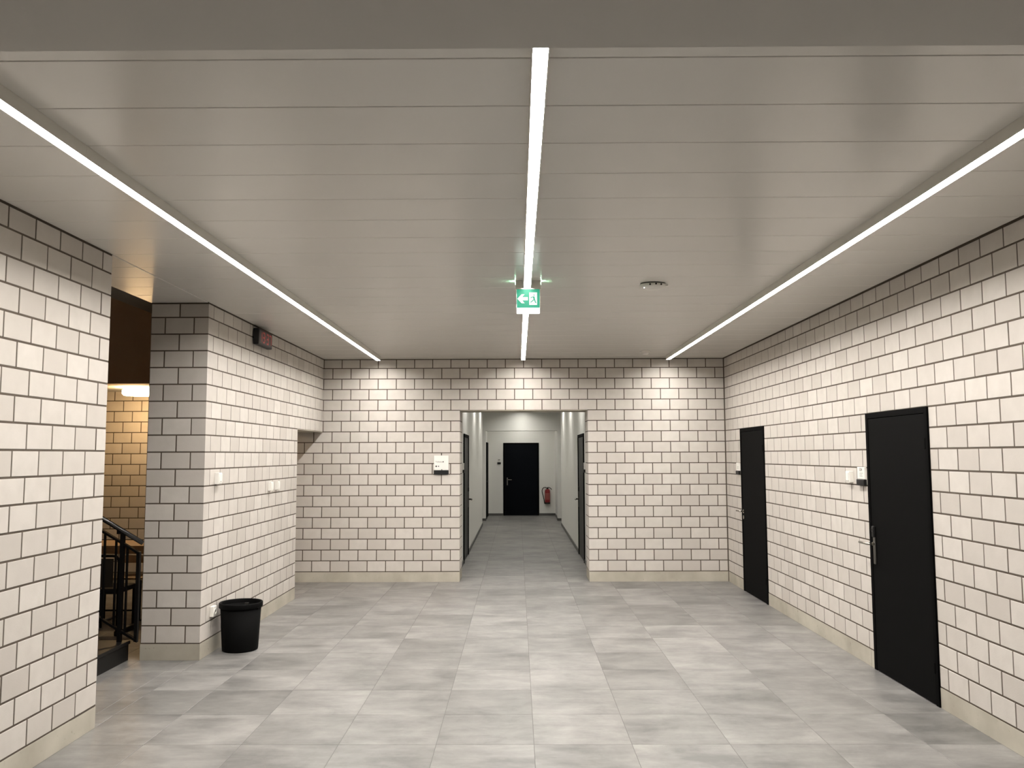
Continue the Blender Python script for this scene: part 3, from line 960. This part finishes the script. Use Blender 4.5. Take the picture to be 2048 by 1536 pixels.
# ---- stairs rising to the left, with their railing
SX, SY0, SY1, SR, SG = -3.40, -5.95, -4.48, .168, .287
r = empty('staircase', (SX, SY1, 0)); tag(r, 'dark stone stairs rising behind the brick wall beside the stair opening', 'stairs')
for k in range(10):
    x1 = -k * SG; x0 = -(k + 1) * SG
    mesh_obj('tread', B(x0 - .02, x1 + .012, SY0 - SY1, 0.01, (k + 1) * SR - .03, (k + 1) * SR, bevel=.003), M['dark_stone'], r)
    mesh_obj('riser', B(x0, x1, SY0 - SY1 + .01, 0, 0 if k == 0 else k * SR - .15, (k + 1) * SR - .03), M['dark_stone'], r)
RY = -4.535
r = empty('stair_railing', (-3.312, RY, SR)); tag(r, 'black metal stair railing with steel topped handrail in the stair opening', 'railing')
sl = SR / SG
def rail_pt(dx, z):           # dx to the left of the end post
    return (-dx, 0, z + dx * sl)
Z0 = -SR
bm = bmesh.new()
L_ = 2.2
def flat_bar(bm, dx0, dx1, z, wy, hz):
    a = [(-dx0, z + dx0 * sl), (-dx1, z + dx1 * sl), (-dx1, z + hz + dx1 * sl), (-dx0, z + hz + dx0 * sl)]
    prism(bm, a, -wy / 2, wy / 2)
mesh_obj('top_rail', (flat_bar(bm, -.012, L_, .915 + Z0, .035, .022), bm)[1], M['black_metal'], r)
bm = bmesh.new(); flat_bar(bm, -.012, L_, .170 + Z0, .035, .022)
mesh_obj('bottom_rail', bm, M['black_metal'], r)
mesh_obj('end_post', B(-.014, .014, -.016, .016, .170 + Z0, .937 + Z0), M['black_metal'], r)
for k in range(1, 20):
    dx = .10 * k
    if abs(dx - .145) < .03 or abs(dx - 1.355) < .03:
        continue
    mesh_obj('baluster', B(-dx - .008, -dx + .008, -.008, .008, .185 + Z0 + dx * sl, .922 + Z0 + dx * sl), M['black_metal'], r)
for dx, base in ((.145, 0), (1.355, 4 * SR)):
    mesh_obj('main_post', B(-dx - .015, -dx + .015, -.02, .02, base, 1.015 + Z0 + dx * sl), M['black_metal'], r)
    mesh_obj('handrail_bracket', B(-dx - .05, -dx + .006, -.012, .012, 1.005 + Z0 + dx * sl, 1.050 + Z0 + dx * sl), M['black_metal'], r)
bm = bmesh.new(); tube(bm, [rail_pt(-.03, 1.03 + Z0), rail_pt(.5, 1.03 + Z0), rail_pt(L_, 1.03 + Z0)], .021, 12)
hr = mesh_obj('handrail', bm, plain('black_lacquered_handrail', (.012, .011, .010), .22, 0, .6), r, smooth=True)

# ---- furniture behind the stairs: table, wooden seat, black chair
r = empty('wooden_table', (-4.55, -2.1, 0)); tag(r, 'beige wooden table standing behind the black stair railing', 'table')
mesh_obj('table_top', B(-.75, .75, -.32, .32, .735, .765, bevel=.003), M['wood'], r)
mesh_obj('apron', B(-.73, .73, -.315, -.295, .675, .735), M['wood'], r)
for sx in (-1, 1):
    for sy in (-1, 1):
        mesh_obj('leg', B(sx * .70 - .02, sx * .70 + .02, sy * .28 - .02, sy * .28 + .02, 0, .735), M['black_metal'], r)
r = empty('wooden_chair', (-4.25, -2.62, 0)); tag(r, 'wooden seat chair with dark tube frame standing in front of the beige table', 'chair')
mesh_obj('seat', B(-.20, .20, -.19, .19, .445, .465, bevel=.004), M['wood'], r)
for sx in (-1, 1):
    bm = bmesh.new(); tube(bm, [(sx * .19, -.17, .44), (sx * .19, -.18, .02), (sx * .19, -.14, .012), (sx * .19, .18, .012)], .011, 8)
    mesh_obj('leg_frame', bm, M['black_metal'], r, smooth=True)
bm = bmesh.new(); tube(bm, [(-.19, -.17, .12), (.19, -.17, .12)], .010, 8)
mesh_obj('crossbar', bm, M['black_metal'], r)
mesh_obj('backrest', B(-.19, .19, .17, .185, .58, .665, bevel=.004), M['wood'], r)
r = empty('black_chair', (-4.13, -3.3, 0)); tag(r, 'black chair with rounded tube backrest standing right behind the stair railing', 'chair')
bm = bmesh.new()
arc = [(.16 - .06 + .06 * math.sin(t), -.2, .72 + .06 * math.cos(t) - .0) for t in [PI / 2 * k / 5 for k in range(6)]]
tube(bm, [(-.22, -.2, .05), (-.22, -.2, .72), (-.20, -.2, .765), (-.16, -.2, .78)] + arc + [(.16, -.2, .05)], .014, 8)
mesh_obj('back_frame', bm, M['black_metal'], r, smooth=True)
mesh_obj('back_mesh', B(-.21, .10, -.195, -.185, .47, .75), plain('brown_black_mesh', (.045, .035, .026), .8), r)
mesh_obj('seat', B(-.21, .15, -.18, .22, .40, .455, bevel=.015, segs=2), M['black_fabric'], r)
mesh_obj('seat_skirt', B(-.20, .02, -.20, -.17, .17, .42, bevel=.01), M['black_fabric'], r)
for sx, sy in ((-.20, .2), (.14, .2)):
    mesh_obj('leg', B(sx - .012, sx + .012, sy - .012, sy + .012, .0, .41), M['black_metal'], r)
for sx in (-.22, .16):
    mesh_obj('runner', B(sx - .02, sx + .02, -.22, .24, 0, .05, bevel=.006), M['rubber'], r)

# ---- marks and small fittings become sub-parts of the part that carries them
CARRIER = {'lettering': 'white_plate', 'printed_lines': 'white_plate', 'pictogram': 'white_plate', 'notch': 'white_plate', 'arrow': ('white_plate', 'green_panel'),
           'doorway': 'green_panel', 'running_figure': 'green_panel', 'reader_ring': 'card_reader', 'dial_slot': 'face_cover',
           'label_band': 'cylinder', 'base_ring': 'cylinder', 'sensor_eye': 'cover', 'indicator_light': 'cover', 'end_knob': 'cover',
           'digit': 'display_window', 'colon_dot': 'display_window', 'inner_clip': 'body', 'hand_grip': 'body'}
for o in list(COL.objects):
    if o.parent is None or o.parent.parent is not None:
        continue
    want = CARRIER.get(o.name.split('.')[0])
    if not want:
        continue
    want = (want,) if isinstance(want, str) else want
    sib = [c for c in o.parent.children if c.name.split('.')[0] in want and c is not o and tuple(c.location) == (0, 0, 0) and tuple(c.rotation_euler) == (0, 0, 0)]
    if sib:
        if len(sib) > 1:      # front and back panel: the nearer one carries the mark
            yo = sum(v.co.y for v in o.data.vertices) / len(o.data.vertices)
            sib.sort(key=lambda c: abs(yo - sum(v.co.y for v in c.data.vertices) / len(c.data.vertices)))
        o.parent = sib[0]
